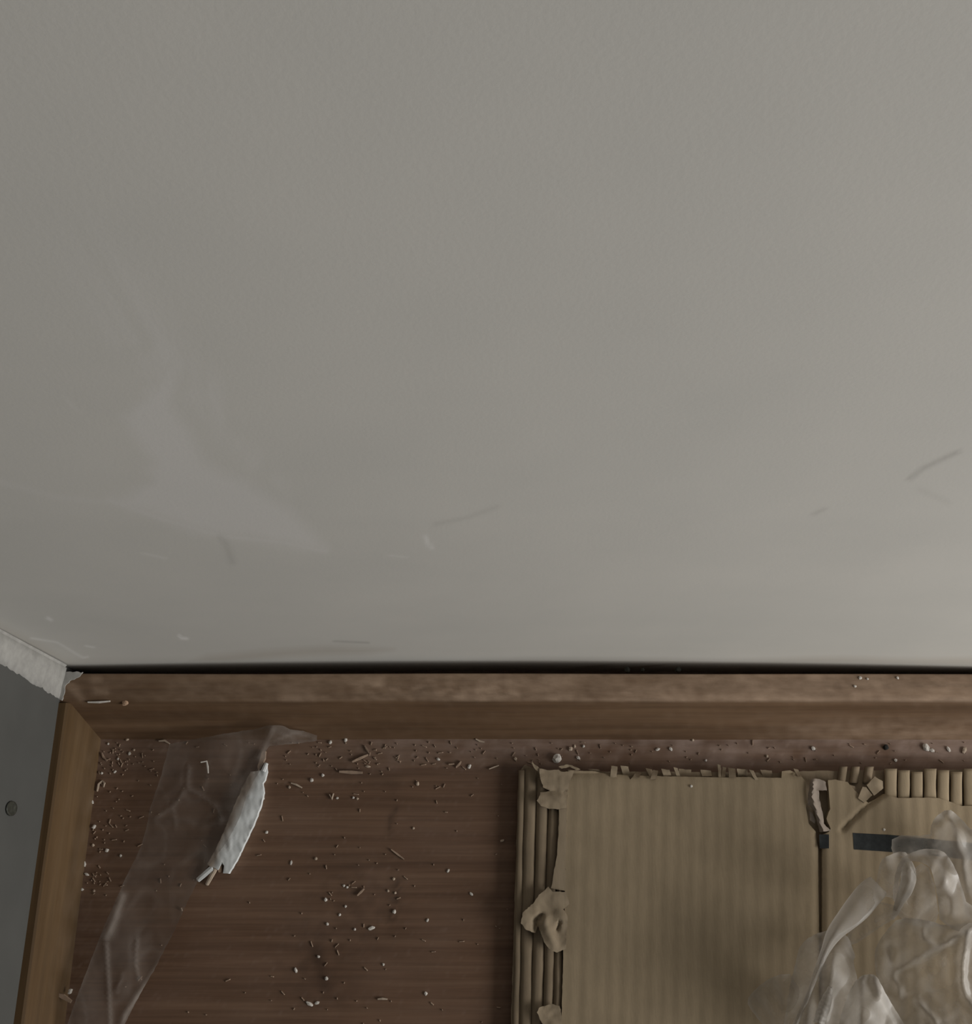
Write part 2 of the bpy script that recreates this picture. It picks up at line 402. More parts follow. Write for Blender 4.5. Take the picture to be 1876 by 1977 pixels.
# skirting on the left: narrower
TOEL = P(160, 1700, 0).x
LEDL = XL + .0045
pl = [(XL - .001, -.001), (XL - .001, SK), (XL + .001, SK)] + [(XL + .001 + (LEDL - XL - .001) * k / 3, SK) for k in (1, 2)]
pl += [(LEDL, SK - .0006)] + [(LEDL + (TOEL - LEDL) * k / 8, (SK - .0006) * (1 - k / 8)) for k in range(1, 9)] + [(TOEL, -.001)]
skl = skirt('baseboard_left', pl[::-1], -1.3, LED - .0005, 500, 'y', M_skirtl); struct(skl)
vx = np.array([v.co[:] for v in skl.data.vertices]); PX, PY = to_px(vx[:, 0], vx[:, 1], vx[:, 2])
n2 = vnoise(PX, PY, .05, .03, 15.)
attr(skl, 'dust_and_light', np.clip(.06 + .25 * np.clip(1 - vx[:, 2] / .02, 0, 1) * (.6 + n2), 0, .5)); attr(skl, 'dark', np.zeros(len(PX)))

# left wall panel, with a plugged screw hole
lw = []
rows = [-1.3, -.5, -.3, -.2, -.1, -.05, 0.0]; hz = [-.01, .05, .2, .6, 1.6]
lv = [(XL, y, z) for z in hz for y in rows] + [(XL - .016, y, z) for z in hz for y in rows]
k = len(rows); nf = grid_faces(k, len(hz)); off = k * len(hz)
wl = link('wall_left', lv, nf + [[i + off for i in q[::-1]] for q in nf], M_left); struct(wl)
def LW(px, py):                                # the point of the left wall seen at a pixel
    x, y, dz = ray(px, py); t = XL / x
    return Vector((XL, -D + y * t, H + dz * t))
c = LW(20, 1561); rr = []
for rad, dx in ((.0034, .0002), (.0034, .0008), (.0027, .0009), (.0022, .0004), (.0012, .0003), (.0004, .0006)):
    rr.append([c + Vector((dx, rad * math.cos(a) * .95, rad * math.sin(a) * 1.6)) for a in [2 * math.pi * q / 14 for q in range(14)]])
loft('screw_plug', rr, M_plug, wl)

# filler smeared down the corner between the two walls
rings = []
nr = 90
def lerp_pts(t, pts):
    return float(np.interp(t, [p[0] for p in pts], [p[1] for p in pts]))
bpts = sorted((W(x, y)[1], W(x, y)[0] - XL) for x, y in ((-90, 1186), (0, 1232), (75, 1266), (158, 1300)))
lpts = sorted((LW(x, y).z, -LW(x, y).y) for x, y in ((-90, 1228), (4, 1284), (60, 1316), (112, 1350)))
for i in range(nr):
    z = SK + .0002 + .20 * (i / (nr - 1)) ** 1.3
    wb = max(.0014, lerp_pts(z, bpts)) * (1 + .10 * nz(z * 60, 1.0) + .07 * nz(z * 260, 2.))      # reach along the back wall
    wa = lerp_pts(z, lpts) * (1 + .08 * nz(z * 70, 5.0) + .06 * nz(z * 300, 7.))      # reach along the left wall
    rg = [Vector((XL + wb, .0003, z)), Vector((XL + wb, -.0002, z)), Vector((XL + wb * .55, -.0008, z)), Vector((XL + .0016, -.0012, z)), Vector((XL + .0013, -wa * .25 - .001, z)), Vector((XL + .0008, -wa * .6, z)), Vector((XL + .0002, -wa, z)), Vector((XL - .0003, -wa, z))]
    for p in rg[1:7]: p += Vector((.0002, -.0002, 0)) * nz(p.y * 300, z * 160, p.x * 300)
    rings.append(rg)
tr1 = loft('trim_1', rings, M_caulk, closed=False); struct(tr1, 'rough white filler smeared down the corner of the walls')
sheet('filler_toe', [(160, 1298), (150, 1308), (135, 1314), (126, 1324), (124, 1340), (119, 1352), (106, 1350), (100, 1320), (120, 1296)], lambda x, y: SK + .0007 + .0003 * nz(x * .08, y * .08), M_caulk, tr1, 5, 2.0, .001, 3., estep=4)

# ------------------------------------------------------------------ cardboard
CARD = empty('cardboard_sheet', (0, 0, 0))
tag(CARD, 'torn brown corrugated cardboard lying flat on the floor by the skirting', 'cardboard')
ZB, ZT = .0055, .0090                          # lower ply, upper face
def lean(px, py): return px + (1583 - px) * -.000053 * (py - 1490) * .98   # the sheet's slightly turned vertical lines
PITCH = 25.2
def flutes(px, py, amp=.00011):
    q = px - (1583 - px) * -.00005 * (py - 1490)
    return amp * math.sin(2 * math.pi * q / PITCH)
def ztop(px, py):
    return ZT + flutes(px, py) + .0006 * nz(px * .006, py * .004, 3.) + .0002 * nz(px * .03, py * .01, 4.)
def L(pts): return [(lean(x, y), y) for x, y in pts]
# lower ply
sheet('lower_ply', L([(1001, 1492), (1012, 1476), (1030, 1484), (1100, 1489), (1300, 1490), (1500, 1492), (1570, 1488), (1876, 1486), (2200, 1490), (2260, 1500), (2300, 2500), (1001, 2500)]),
      lambda x, y: ZB + .0002 * nz(x * .02, y * .01), M_card2, CARD, 22, 1.2, .0053, 1., estep=9)
# upper face, left panel: ragged top edge, straight right fold
topL = [(1096, 1486), (1120, 1488), (1150, 1489), (1158, 1492), (1180, 1495), (1212, 1497), (1216, 1505), (1224, 1497), (1300, 1499), (1390, 1501), (1440, 1500), (1508, 1502), (1509, 1489), (1525, 1487), (1545, 1497), (1556, 1510), (1556, 1560), (1561, 1590), (1574, 1605), (1579, 1640)]
def zl(x, y):
    return ztop(x, y) - .0012 * math.exp(-((x - 1581) / 9) ** 2) - .0015 * max(0, 1 - abs(y - 1493) / 10)
sheet('left_panel', topL + [(1581, 1800), (1582, 2500)] + [(lean(1096, 2500), 2500), (lean(1096, 1800), 1800)], zl, M_card, CARD, 8.4, .7, .0032, 2., estep=7)
# upper face, right panel
topR = [(1587, 1640), (1586, 1612), (1600, 1606), (1603, 1600), (1595, 1580), (1602, 1562), (1600, 1530), (1598, 1506), (1612, 1505), (1636, 1510), (1646, 1522), (1668, 1544), (1676, 1550), (1706, 1533), (1735, 1541), (1780, 1540), (1812, 1541), (1838, 1549), (1856, 1556), (1900, 1556), (2200, 1560), (2260, 1562)]
def zr(x, y):
    d = pd(x, y, [(1705, 1533), (1672, 1556), (1640, 1586), (1625, 1602)])
    return ztop(x, y) + .0006 - .0018 * math.exp(-(d / 4.5) ** 2) - .0010 * math.exp(-((x - 1586) / 7) ** 2)
sheet('right_panel', topR + [(2300, 2500), (1587, 2500)], zr, M_card, CARD, 5.5, .7, .0036, 3., estep=5.5)
# bare flutes along the torn left margin
def flute(x0, y0, x1, y1, wd, z, hgt, m=M_card2, seed=0.0, n=30):
    rings = []
    for i in range(n + 1):
        t = i / n; x = x0 + (x1 - x0) * t; y = y0 + (y1 - y0) * t
        ww = wd * (1 + .10 * nz(y * .03, seed)); x += 1.6 * nz(y * .012, seed + 3)
        r = []
        for a, hh in ((-.5, 0), (-.46, .45), (-.34, .8), (-.15, .98), (.1, 1.0), (.32, .85), (.46, .5), (.5, 0)):
            r.append(P(x + a * ww, y, z - .0002 + hgt * hh * (1 + .12 * nz(y * .05, a, seed))))
        rings.append(r)
    return loft('flute', rings, m, CARD)
for i, (xa, ya, wd, hgt) in enumerate(((1007, 1487, 13, .0010), (1025, 1484, 23, .0017), (1049, 1500, 23, .0022), (1070, 1510, 21, .0026), (1087, 1512, 17, .0030))):
    flute(lean(xa, ya), ya, lean(xa, 2500) + (6 if i < 2 else 0), 2500, wd, ZB, hgt, M_card2, i * 3.1, 60)
# peeled lip of paper along the left panel's edge
sheet('peeled_liner', L([(1078, 1512), (1096, 1500), (1097, 1800), (1096, 1720), (1070, 1715), (1079, 1650), (1082, 1590)]), lambda x, y: ZT + .0004 + .0004 * nz(x * .05, y * .01), M_cardp, CARD, 7, 1.2, .0004, 6.)
# flutes laid bare at the top right
for i in range(14):
    x = 1719 + i * 25.4
    yb = 1541 if i < 4 else (1556 if i < 7 else 1560)
    flute(x, 1484 + 3 * (i % 3), x + .4, yb + 6, 24.0 - .8 * (i % 3), ZB + .0024, .0011, M_card, 20 + i, 10)
for i, x in enumerate((1628, 1652, 1678)):
    flute(x, 1480, x - 5, 1512, 17, ZB, .0022, M_card2, 40 + i, 8)
# ragged tabs along the top edge
tabs = [(1174, 1490, 9, -8, 22, 8), (1186, 1478, 12, -3, 26, 0), (1205, 1478, 15, 6, 22, 1), (1146, 1484, 22, 5, 10, 1), (1160, 1500, 16, 9, 26, 0), (1252, 1483, 12, 8, 16, 1), (1266, 1486, 10, -6, 18, 0), (1284, 1484, 16, 5, 15, 1), (1304, 1481, 8, 7, 20, 0), (1322, 1484, 24, 0, 15, 1), (1388, 1475, 6, 2, 26, 0), (1398, 1480, 7, -2, 20, 1), (1412, 1482, 14, 2, 18, 0), (1450, 1486, 9, 12, 20, 0), (1432, 1484, 20, 2, 15, 1), (1478, 1486, 22, 6, 14, 1), (1362, 1486, 20, 3, 12, 1), (1536, 1484, 9, 8, 14, 0), (1232, 1490, 12, -5, 10, 0)]
for i, (x, y, wd, sk_, hh, lo) in enumerate(tabs):
    m = M_cardp if i % 3 else M_card2
    ol = [(x - wd / 2, y), (x + wd / 2, y + 2), (x + wd / 2 + sk_ * .8, y + hh), (x - wd / 2 + sk_, y + hh + 1)]
    zz = ZB + (.0014 if lo else .0030)
    sheet('torn_tab', ol, lambda x_, y_, y0=y, zz=zz, hh=hh, s=i: zz + .0013 * math.sin((y_ - y0) / hh * 2.4 + s) + .0004 * nz(x_ * .1, y_ * .1, s), m, CARD, 5, .8, .0006, float(i), estep=4)
# torn liner hanging over the bare flutes
def flap(name, ol, hgt, seed, ridges=(), jag=1.6, m=M_cardp):
    base = lambda x, y: ZT + hgt * (.55 + .45 * nz(x * .03, y * .03, seed))
    return sheet(name, ol, creased(base, ridges, .0003, .06, seed), m, CARD, 4.5, jag, .0004, seed, estep=3.5)
flap('torn_liner', [(1041, 1484), (1060, 1487), (1078, 1486), (1082, 1490), (1108, 1488), (1098, 1515), (1092, 1535), (1094, 1560), (1080, 1562), (1060, 1561), (1044, 1556), (1037, 1546), (1043, 1530), (1062, 1527), (1048, 1520), (1042, 1500)], .0016, 3., [([(1045, 1530), (1070, 1527), (1090, 1530)], -.0012, 5)])
flap('torn_liner', [(1058, 1712), (1066, 1722), (1092, 1722), (1098, 1745), (1088, 1755), (1096, 1770), (1093, 1805), (1092, 1832), (1075, 1839), (1062, 1834), (1052, 1822), (1044, 1802), (1038, 1788), (1033, 1802), (1015, 1795), (1006, 1783), (1009, 1762), (1028, 1745), (1040, 1728)], .0030, 8., [([(1045, 1768), (1034, 1778), (1034, 1795)], -.003, 5), ([(1075, 1795), (1080, 1780)], -.002, 3), ([(1050, 1772), (1058, 1800), (1072, 1828)], .0016, 9)])
flap('torn_liner', [(1040, 1946), (1062, 1938), (1080, 1942), (1086, 1975), (1084, 2030), (1062, 2000), (1044, 1972), (1037, 1955)], .0022, 12.)
flap('torn_liner', [(1026, 1470), (1034, 1478), (1044, 1484), (1046, 1500), (1040, 1492), (1030, 1482)], .0010, 14.)
flap('torn_liner', [(1078, 1480), (1095, 1475), (1104, 1478), (1120, 1485), (1112, 1487), (1100, 1480), (1084, 1484)], .0012, 15.)
# crumpled strip in the rip between the two panels
flap('crumpled_liner', [(1566, 1503), (1582, 1504), (1594, 1510), (1596, 1526), (1580, 1526), (1582, 1545), (1588, 1570), (1590, 1590), (1604, 1604), (1582, 1606), (1578, 1588), (1572, 1566), (1560, 1552), (1560, 1535), (1563, 1515)], .0006, 18., [([(1570, 1510), (1568, 1540), (1580, 1580), (1590, 1602)], .0022, 5), ([(1578, 1526), (1594, 1530)], .0012, 4)], 1.2, M_mauve)
flap('crumpled_liner', [(1562, 1566), (1568, 1570), (1574, 1584), (1572, 1590), (1564, 1584)], -.0006, 19., [], .8, M_mauve)
# folded scraps by the diagonal crease
for j, (ol, dz) in enumerate((([(1673, 1516), (1688, 1499), (1704, 1508), (1705, 1522), (1687, 1536), (1680, 1526)], .0035), ([(1656, 1541), (1665, 1519), (1672, 1520), (1684, 1535), (1668, 1550)], .0030), ([(1630, 1536), (1636, 1514), (1650, 1518), (1660, 1545), (1652, 1552), (1640, 1546)], .0012))):
    sheet('folded_scrap', ol, lambda x, y, dz=dz, j=j: ZB + .003 + dz * .6 + .0008 * nz(x * .06, y * .06, j), M_cardp if j < 2 else M_card2, CARD, 5, .7, .0022, float(j), estep=4)
# printing
for ol in ([(1581, 1611), (1600, 1611), (1600, 1638), (1582, 1638)], [(1646, 1608), (1720, 1612), (1800, 1620), (1900, 1630), (1900, 1664), (1800, 1652), (1722, 1645), (1648, 1640)]):
    o = sheet('printed_bar', ol, lambda x, y: zr(x, y) + .00012 + (.0004 if x < 1592 else 0), M_ink, CARD, 8.4, .25, 0, 4.)

# ------------------------------------------------------------------ clear plastic bag
BAG = empty('plastic_bag', (0, 0, 0))
tag(BAG, 'crumpled clear plastic carrier bag lying on the cardboard', 'plastic bag')
def smax(v, k=.003): return .5 * (v + math.sqrt(v * v + k * k))
def bagsheet(name, ol, ctrl, creases=(), amp=.0025, m=None, seed=0.0, step=6, it=1, fr=.018):
    ol = round_poly(ol, it)
    fn = creased(idw(ctrl), [(a, b * .4, c * 1.25) for a, b, c in creases], amp * .5, fr, seed)
    o = sheet(name, ol, lambda x, y: .0106 + smax(fn(x, y) - .0106), m or M_bag, BAG, step, .8, 0, seed, estep=step * .8)
    vx = np.array([v.co[:] for v in o.data.vertices]); px, py = to_px(vx[:, 0], vx[:, 1], vx[:, 2])
    hz_ = .8 * np.exp(-(seg_dist(px, py, ol + ol[:1]) / 4.5) ** 2)  # milky edges and creases, soft highlights painted into the film's density
    for pts, h, wd in creases: dd = seg_dist(px, py, pts); hz_ = np.maximum(hz_, .6 * np.exp(-(dd / (wd * .5)) ** 2) + .4 * np.exp(-(dd / (wd * 2.2)) ** 2))
    rn = vnoise(px, py, fr * 1.4, fr * .9, seed + 31)
    hz_ = np.maximum(hz_, .55 * np.clip(1 - np.abs(rn) * 9, 0, 1) ** 2)
    attr(o, 'haze_glint', hz_)
    return o
def ribbon(name, mid, width, zs_, m, seed=0.0, k=8, curl=.003):
    """a gathered strip of film: a shallow folded band along a line"""
    n = 60; rings = []
    seg = len(mid) - 1
    def cr(a, t):
        i = min(int(t * seg), seg - 1); u = t * seg - i
        g = lambda q: a[max(0, min(seg, q))]
        p0, p1, p2, p3 = g(i - 1), g(i), g(i + 1), g(i + 2)
        return .5 * ((2 * p1) + (-p0 + p2) * u + (2 * p0 - 5 * p1 + 4 * p2 - p3) * u * u + (-p0 + 3 * p1 - 3 * p2 + p3) * u ** 3)
    xs_ = [q[0] for q in mid]; ys_ = [q[1] for q in mid]
    for i in range(n + 1):
        t = i / n; x, y = cr(xs_, t), cr(ys_, t); e = .01
        dx, dy = cr(xs_, min(1, t + e)) - cr(xs_, max(0, t - e)), cr(ys_, min(1, t + e)) - cr(ys_, max(0, t - e)); Ln = math.hypot(dx, dy) + 1e-6
        nx_, ny_ = -dy / Ln, dx / Ln; wd = max(1.5, cr(width, t)); z = cr(zs_, t)
        r = []
        for j in range(2 * k):
            a = 2 * math.pi * j / (2 * k)
            s = math.cos(a) * (1 + .08 * nz(t * 9, j, seed)); hgt = math.sin(a)
            zz = z + curl * min(1, wd / 30) * (hgt * .6 - abs(s) * .8) + .0007 * nz(s * 3, t * 14, seed)
            r.append(P(x + nx_ * s * wd / 2, y + ny_ * s * wd / 2, zz))
        rings.append(r)
    o = loft(name, rings, m, BAG)
    attr(o, 'haze_glint', [.35 + .65 * abs(math.cos(2 * math.pi * (i % (2 * k)) / (2 * k))) ** 6 for i in range(len(o.data.vertices))])
    return o
G0 = .011
bagsheet('film_layer', [(1722, 1612), (1795, 1614), (1796, 1600), (1803, 1578), (1830, 1560), (1850, 1575), (1880, 1608), (1990, 1680), (2010, 1860), (1870, 1790), (1848, 1690), (1825, 1650), (1780, 1650), (1735, 1655), (1720, 1646)],
         [(1722, 1625, .011), (1795, 1612, .013), (1800, 1580, .018), (1830, 1565, .024), (1850, 1620, .030), (1876, 1640, .028), (1960, 1700, .02), (1900, 1760, .03), (1780, 1640, .014)],
         [([(1832, 1566), (1842, 1600), (1858, 1650), (1868, 1720)], .006, 9), ([(1806, 1590), (1822, 1572), (1835, 1566)], .003, 7), ([(1850, 1575), (1880, 1608)], .004, 6)], .002, M_bag, 1.)
bagsheet('film_layer', [(1690, 1712), (1698, 1662), (1716, 1650), (1745, 1642), (1756, 1655), (1742, 1668), (1735, 1700), (1738, 1745), (1715, 1730), (1692, 1735)],
         [(1692, 1712, .014), (1700, 1660, .025), (1745, 1645, .045), (1735, 1740, .03)], [([(1702, 1658), (1740, 1646)], .003, 5)], .002, M_bagthin, 2.)
bagsheet('film_layer', [(1545, 1820), (1590, 1795), (1632, 1798), (1652, 1845), (1646, 1856), (1656, 1890), (1668, 2060), (1500, 2060), (1522, 1915), (1535, 1860)],
         [(1545, 1820, .011), (1590, 1797, .022), (1632, 1800, .026), (1650, 1850, .020), (1600, 1880, .034), (1560, 1950, .030), (1650, 1960, .024), (1522, 1930, .012), (1600, 2050, .03)],
         [([(1610, 1850), (1602, 1900), (1590, 1960), (1585, 2010)], .007, 8), ([(1565, 1910), (1558, 1990)], .004, 7), ([(1630, 1830), (1648, 1852)], .003, 5)], .0022, M_bag, 3.)
bagsheet('film_layer', [(1440, 1932), (1456, 1910), (1495, 1882), (1535, 1880), (1560, 1985), (1545, 2060), (1490, 1998), (1452, 1955)],
         [(1440, 1932, .0108), (1495, 1885, .014), (1535, 1890, .019), (1540, 1980, .02), (1470, 1970, .012)], [([(1458, 1922), (1480, 1945), (1495, 1975)], .0025, 7), ([(1495, 1890), (1510, 1940)], .0025, 7)], .0015, M_bagthin, 4.)
bagsheet('film_layer', [(1692, 1890), (1687, 1850), (1691, 1826), (1708, 1800), (1735, 1770), (1790, 1776), (1825, 1788), (1880, 1780), (2030, 1780), (2040, 2120), (1740, 2120), (1722, 1945)],
         [(1690, 1860, .020), (1692, 1826, .024), (1735, 1772, .040), (1800, 1780, .046), (1876, 1785, .050), (1800, 1880, .034), (1850, 1860, .042), (1740, 1960, .028), (1850, 1980, .036), (1950, 1900, .04)],
         [([(1720, 1882), (1742, 1862), (1792, 1840), (1845, 1808), (1880, 1790)], .008, 9), ([(1868, 1800), (1858, 1850), (1856, 1890), (1864, 1925), (1890, 1955)], .009, 6), ([(1715, 1830), (1720, 1870), (1738, 1920)], .006, 7), ([(1772, 1935), (1790, 1955), (1806, 1972)], .008, 5), ([(1780, 1795), (1782, 1812), (1800, 1822)], .004, 5), ([(1735, 1772), (1790, 1778), (1830, 1790)], .004, 8)], .0028, M_bag, 5.)
bagsheet('film_layer', [(1600, 2100), (1618, 1975), (1636, 1920), (1655, 1888), (1673, 1880), (1692, 1883), (1706, 1912), (1728, 1950), (1760, 2000), (1780, 2100)],
         [(1620, 1975, .034), (1655, 1888, .042), (1692, 1885, .044), (1728, 1950, .038), (1670, 1960, .056), (1700, 2080, .05)],
         [([(1668, 1884), (1660, 1930), (1655, 1980)], .005, 9), ([(1690, 1886), (1700, 1930), (1722, 1975)], .005, 7), ([(1640, 1925), (1626, 1975)], .004, 6)], .0025, M_bag, 6.)
bagsheet('film_layer', [(1690, 1740), (1720, 1745), (1745, 1760), (1700, 1790), (1640, 1830), (1630, 1810), (1660, 1775)], [(1690, 1740, .03), (1720, 1750, .03), (1640, 1820, .02)], [([(1735, 1755), (1690, 1775)], .003, 6)], .002, M_bagthin, 7.)
bagsheet('film_layer', [(1770, 1662), (1800, 1680), (1815, 1790), (1770, 1790), (1735, 1775), (1730, 1740), (1756, 1718)], [(1770, 1665, .05), (1800, 1690, .05), (1815, 1785, .045), (1735, 1770, .03), (1760, 1740, .018)], [([(1806, 1740), (1780, 1760), (1765, 1785)], .004, 6)], .002, M_bagthin, 8.)
bagsheet('film_layer', [(1775, 1640), (1806, 1638), (1828, 1648), (1846, 1680), (1856, 1712), (1868, 1750), (1960, 1790), (1900, 1815), (1815, 1786), (1811, 1742), (1802, 1692), (1794, 1672), (1770, 1662), (1748, 1664), (1736, 1690), (1730, 1745), (1722, 1736), (1728, 1680), (1745, 1652)],
         [(1750, 1650, .048), (1806, 1642, .054), (1828, 1655, .058), (1856, 1712, .054), (1868, 1760, .050), (1811, 1742, .045), (1794, 1672, .050), (1730, 1735, .03), (1820, 1700, .064)],
         [([(1750, 1652), (1790, 1650), (1815, 1670), (1828, 1710), (1835, 1760)], .005, 9), ([(1828, 1650), (1850, 1700)], .003, 6)], .002, M_bagfold, 9.)
ribbon('handle', [(1742, 1655), (1752, 1675), (1752, 1705), (1735, 1745), (1722, 1775)], [10, 26, 30, 18, 6], [.048, .050, .046, .036, .026], M_bag, 2.)
ribbon('handle', [(1696, 1708), (1676, 1728), (1645, 1765), (1612, 1800), (1592, 1838), (1575, 1880), (1556, 1930), (1534, 1980), (1500, 2060)], [44, 54, 50, 32, 18, 12, 9, 10, 12], [.030, .037, .041, .041, .038, .036, .033, .028, .016], M_bagloop, 3.)
ribbon('fold', [(1604, 1905), (1592, 1940), (1580, 1976)], [10, 24, 22], [.046, .048, .046], M_bag, 6.)

# unseen bag body, added to finish the bag and shade the cardboard
def added_bulk(cx, cy, ra, rb, hgt, seed):
    n, k = 110, 34; rings = []
    for i in range(k + 1):
        t = i / k; a = t * math.pi / 2; rg = []
        for j in range(n):
            b = 2 * math.pi * j / n; ux, uy = math.cos(b) * math.cos(a), math.sin(b) * math.cos(a)
            rid = lambda f, o: 1 - 2.4 * abs(nz(ux * f + seed, uy * f + o, t * f * .6))
            q = .93 + .10 * nz(ux * 1.6 + seed, uy * 1.6, t * 2) + .10 * rid(2.4, 0) + .06 * rid(5.2, 3)
            r = math.cos(a) * .985 + .015
            rg.append(Vector((cx + ra * r * math.cos(b) * q, cy + rb * r * math.sin(b) * q, .0112 + hgt * math.sin(a) ** .9 * q)))
        rings.append(rg)
    o = loft('added_bag_body', rings, M_bag, BAG, smooth=True); attr(o, 'haze_glint', [.35] * len(o.data.vertices)); return o
added_bulk(.275, -.258, .105, .078, .055, 1.)

# ------------------------------------------------------------------ strip of film on the left, with a white splinter under its edge
fo = [(327, 1437), (360, 1430), (430, 1417), (490, 1408), (520, 1400), (545, 1401), (560, 1408), (585, 1411), (612, 1420), (612, 1430), (580, 1435), (520, 1440), (513, 1450), (512, 1468), (500, 1490), (478, 1530), (462, 1580), (440, 1622), (410, 1662), (388, 1690), (362, 1740), (335, 1800), (300, 1868), (262, 1935), (225, 2010), (200, 2100), (80, 2150), (118, 2010), (150, 1920), (198, 1795), (240, 1700), (272, 1635), (282, 1600), (290, 1560), (310, 1500)]
fc = [(327, 1437, .010), (430, 1417, .016), (520, 1402, .020), (612, 1425, .008), (513, 1450, .012), (480, 1530, .0085), (410, 1660, .006), (300, 1868, .003), (225, 2010, .004), (80, 2150, .02), (150, 1920, .013), (198, 1795, .010), (272, 1635, .007), (300, 1530, .006), (380, 1560, .005), (300, 1740, .004), (210, 1900, .008)]
fcre = [([(425, 1655), (388, 1725), (350, 1790), (318, 1850), (270, 1915), (240, 1960), (225, 2010)], .003, 7), ([(205, 1822), (208, 1880), (212, 1960), (212, 2010)], .0025, 5), ([(236, 1730), (222, 1770), (205, 1810)], .0025, 8),
        ([(365, 1480), (362, 1520), (335, 1555), (300, 1580)], .002, 3.5), ([(362, 1520), (395, 1540), (420, 1560), (425, 1590)], .0018, 3.5), ([(265, 1810), (262, 1860), (268, 1890)], .002, 4), ([(238, 1880), (225, 1915)], .002, 3.5), ([(526, 1404), (516, 1430), (500, 1462)], .003, 8), ([(530, 1430), (570, 1414), (606, 1424)], .002, 4), ([(385, 1600), (430, 1580)], .001, 5), ([(335, 1555), (340, 1600)], .0015, 3)]
FILM = sheet('plastic_strip', fo, lambda x, y, fn=creased(idw(fc), [(a, b * .45, c) for a, b, c in fcre], .0005, .02, 2.): max(.0018, fn(x, y)), M_film, None, 6, 1.0, 0, 2., estep=5)
tag(FILM, 'long strip of dusty clear plastic film lying in the left corner of the floor', 'plastic film')
vx = np.array([v.co[:] for v in FILM.data.vertices]); px, py = to_px(vx[:, 0], vx[:, 1], vx[:, 2])
hz_ = .28 * np.exp(-(seg_dist(px, py, fo + fo[:1]) / 4.0) ** 2)
for (pts, h, wd), k in zip(fcre, (1.0, .6, .8, .4, .35, .45, .5, .5, .45, .25, .35)): hz_ = np.maximum(hz_, k * np.exp(-(seg_dist(px, py, pts) / wd) ** 2))
band = soft(px, py, [(425, 1660), (388, 1740), (340, 1820), (262, 1940), (225, 2010), (250, 1940), (300, 1850), (350, 1770)], 10)
rn = vnoise(px, py, .02, .012, 44.); hz_ = np.maximum(hz_, .22 * np.clip(1 - np.abs(rn) * 8, 0, 1)) + .10 * band + .12 * np.clip(vnoise(px, py, .012, .009, 50.) + .1, 0, 1)
attr(FILM, 'haze_glint', hz_)

STRIP = empty('painted_splinter', (0, 0, 0))
tag(STRIP, 'white painted splintered strip sticking out from under the plastic film', 'splinter')
so = [(514, 1474), (516, 1490), (511, 1506), (507, 1512), (509, 1530), (503, 1556), (490, 1590), (472, 1628), (456, 1662), (441, 1686), (430, 1686), (432, 1672), (428, 1664), (420, 1680), (408, 1674), (400, 1668), (412, 1648), (430, 1610), (450, 1560), (470, 1515), (484, 1490), (500, 1488), (508, 1486)]
sheet('paint_layer', so, lambda x, y: .0038 + .0004 * nz(x * .05, y * .05) - .0012 * max(0, (1560 - y) / 80) + .0004 * nz(x * .25, y * .05, 4.), M_dirty, STRIP, 4, 1.2, .0036, 5., estep=4)
pl_ = bpy.data.objects['paint_layer']
vx = np.array([v.co[:] for v in pl_.data.vertices]); px, py = to_px(vx[:, 0], vx[:, 1], vx[:, 2])
axis_d = (px - np.interp(py, [1490, 1560, 1640, 1690], [484, 450, 414, 398])) / 42.0      # across the strip, 0 at its buried side
attr(pl_, 'dirt', np.clip(1.15 - axis_d * 1.9 + .5 * vnoise(px, py, .06, .03, 9.), 0, .95))
def stick(name, a, b, wd, z0, z1, m, parent=None, hgt=.0015, flat=False):
    A, B = P(*a, z0), P(*b, z1); d = (B - A).normalized(); s = d.cross(Vector((0, 0, 1))).normalized(); u = s.cross(d)
    rg = []
    for t, k in ((0, .75), (.04, 1), (.5, .92), (.95, .8), (1, .45)):
        c_ = A.lerp(B, t); hw = wd * k / 2
        rg.append([c_ + s * hw * ca + u * hgt * k * sa for ca, sa in ((-1, 0), (-.9, .8), (.0, 1), (.85, .85), (1, .1), (.6, 0))])
    return loft(name, rg, m, parent, smooth=flat)
stick('broken_fibre', (412, 1674), (381, 1700), .0030, .0022, .0006, M_white, STRIP)
stick('broken_fibre', (417, 1676), (399, 1709), .0022, .0022, .0003, M_pale, STRIP)
stick('broken_fibre', (424, 1660), (425, 1684), .0022, .0015, .0012, M_raw, STRIP)
stick('broken_fibre', (508, 1490), (515, 1473), .0024, .0032, .0030, M_white, STRIP)
sheet('raw_edge', [(506, 1450), (512, 1450), (511, 1464), (504, 1478), (498, 1487), (497, 1480)], lambda x, y: .0034, M_tan, STRIP, 5, .8, .003, 3., estep=4)

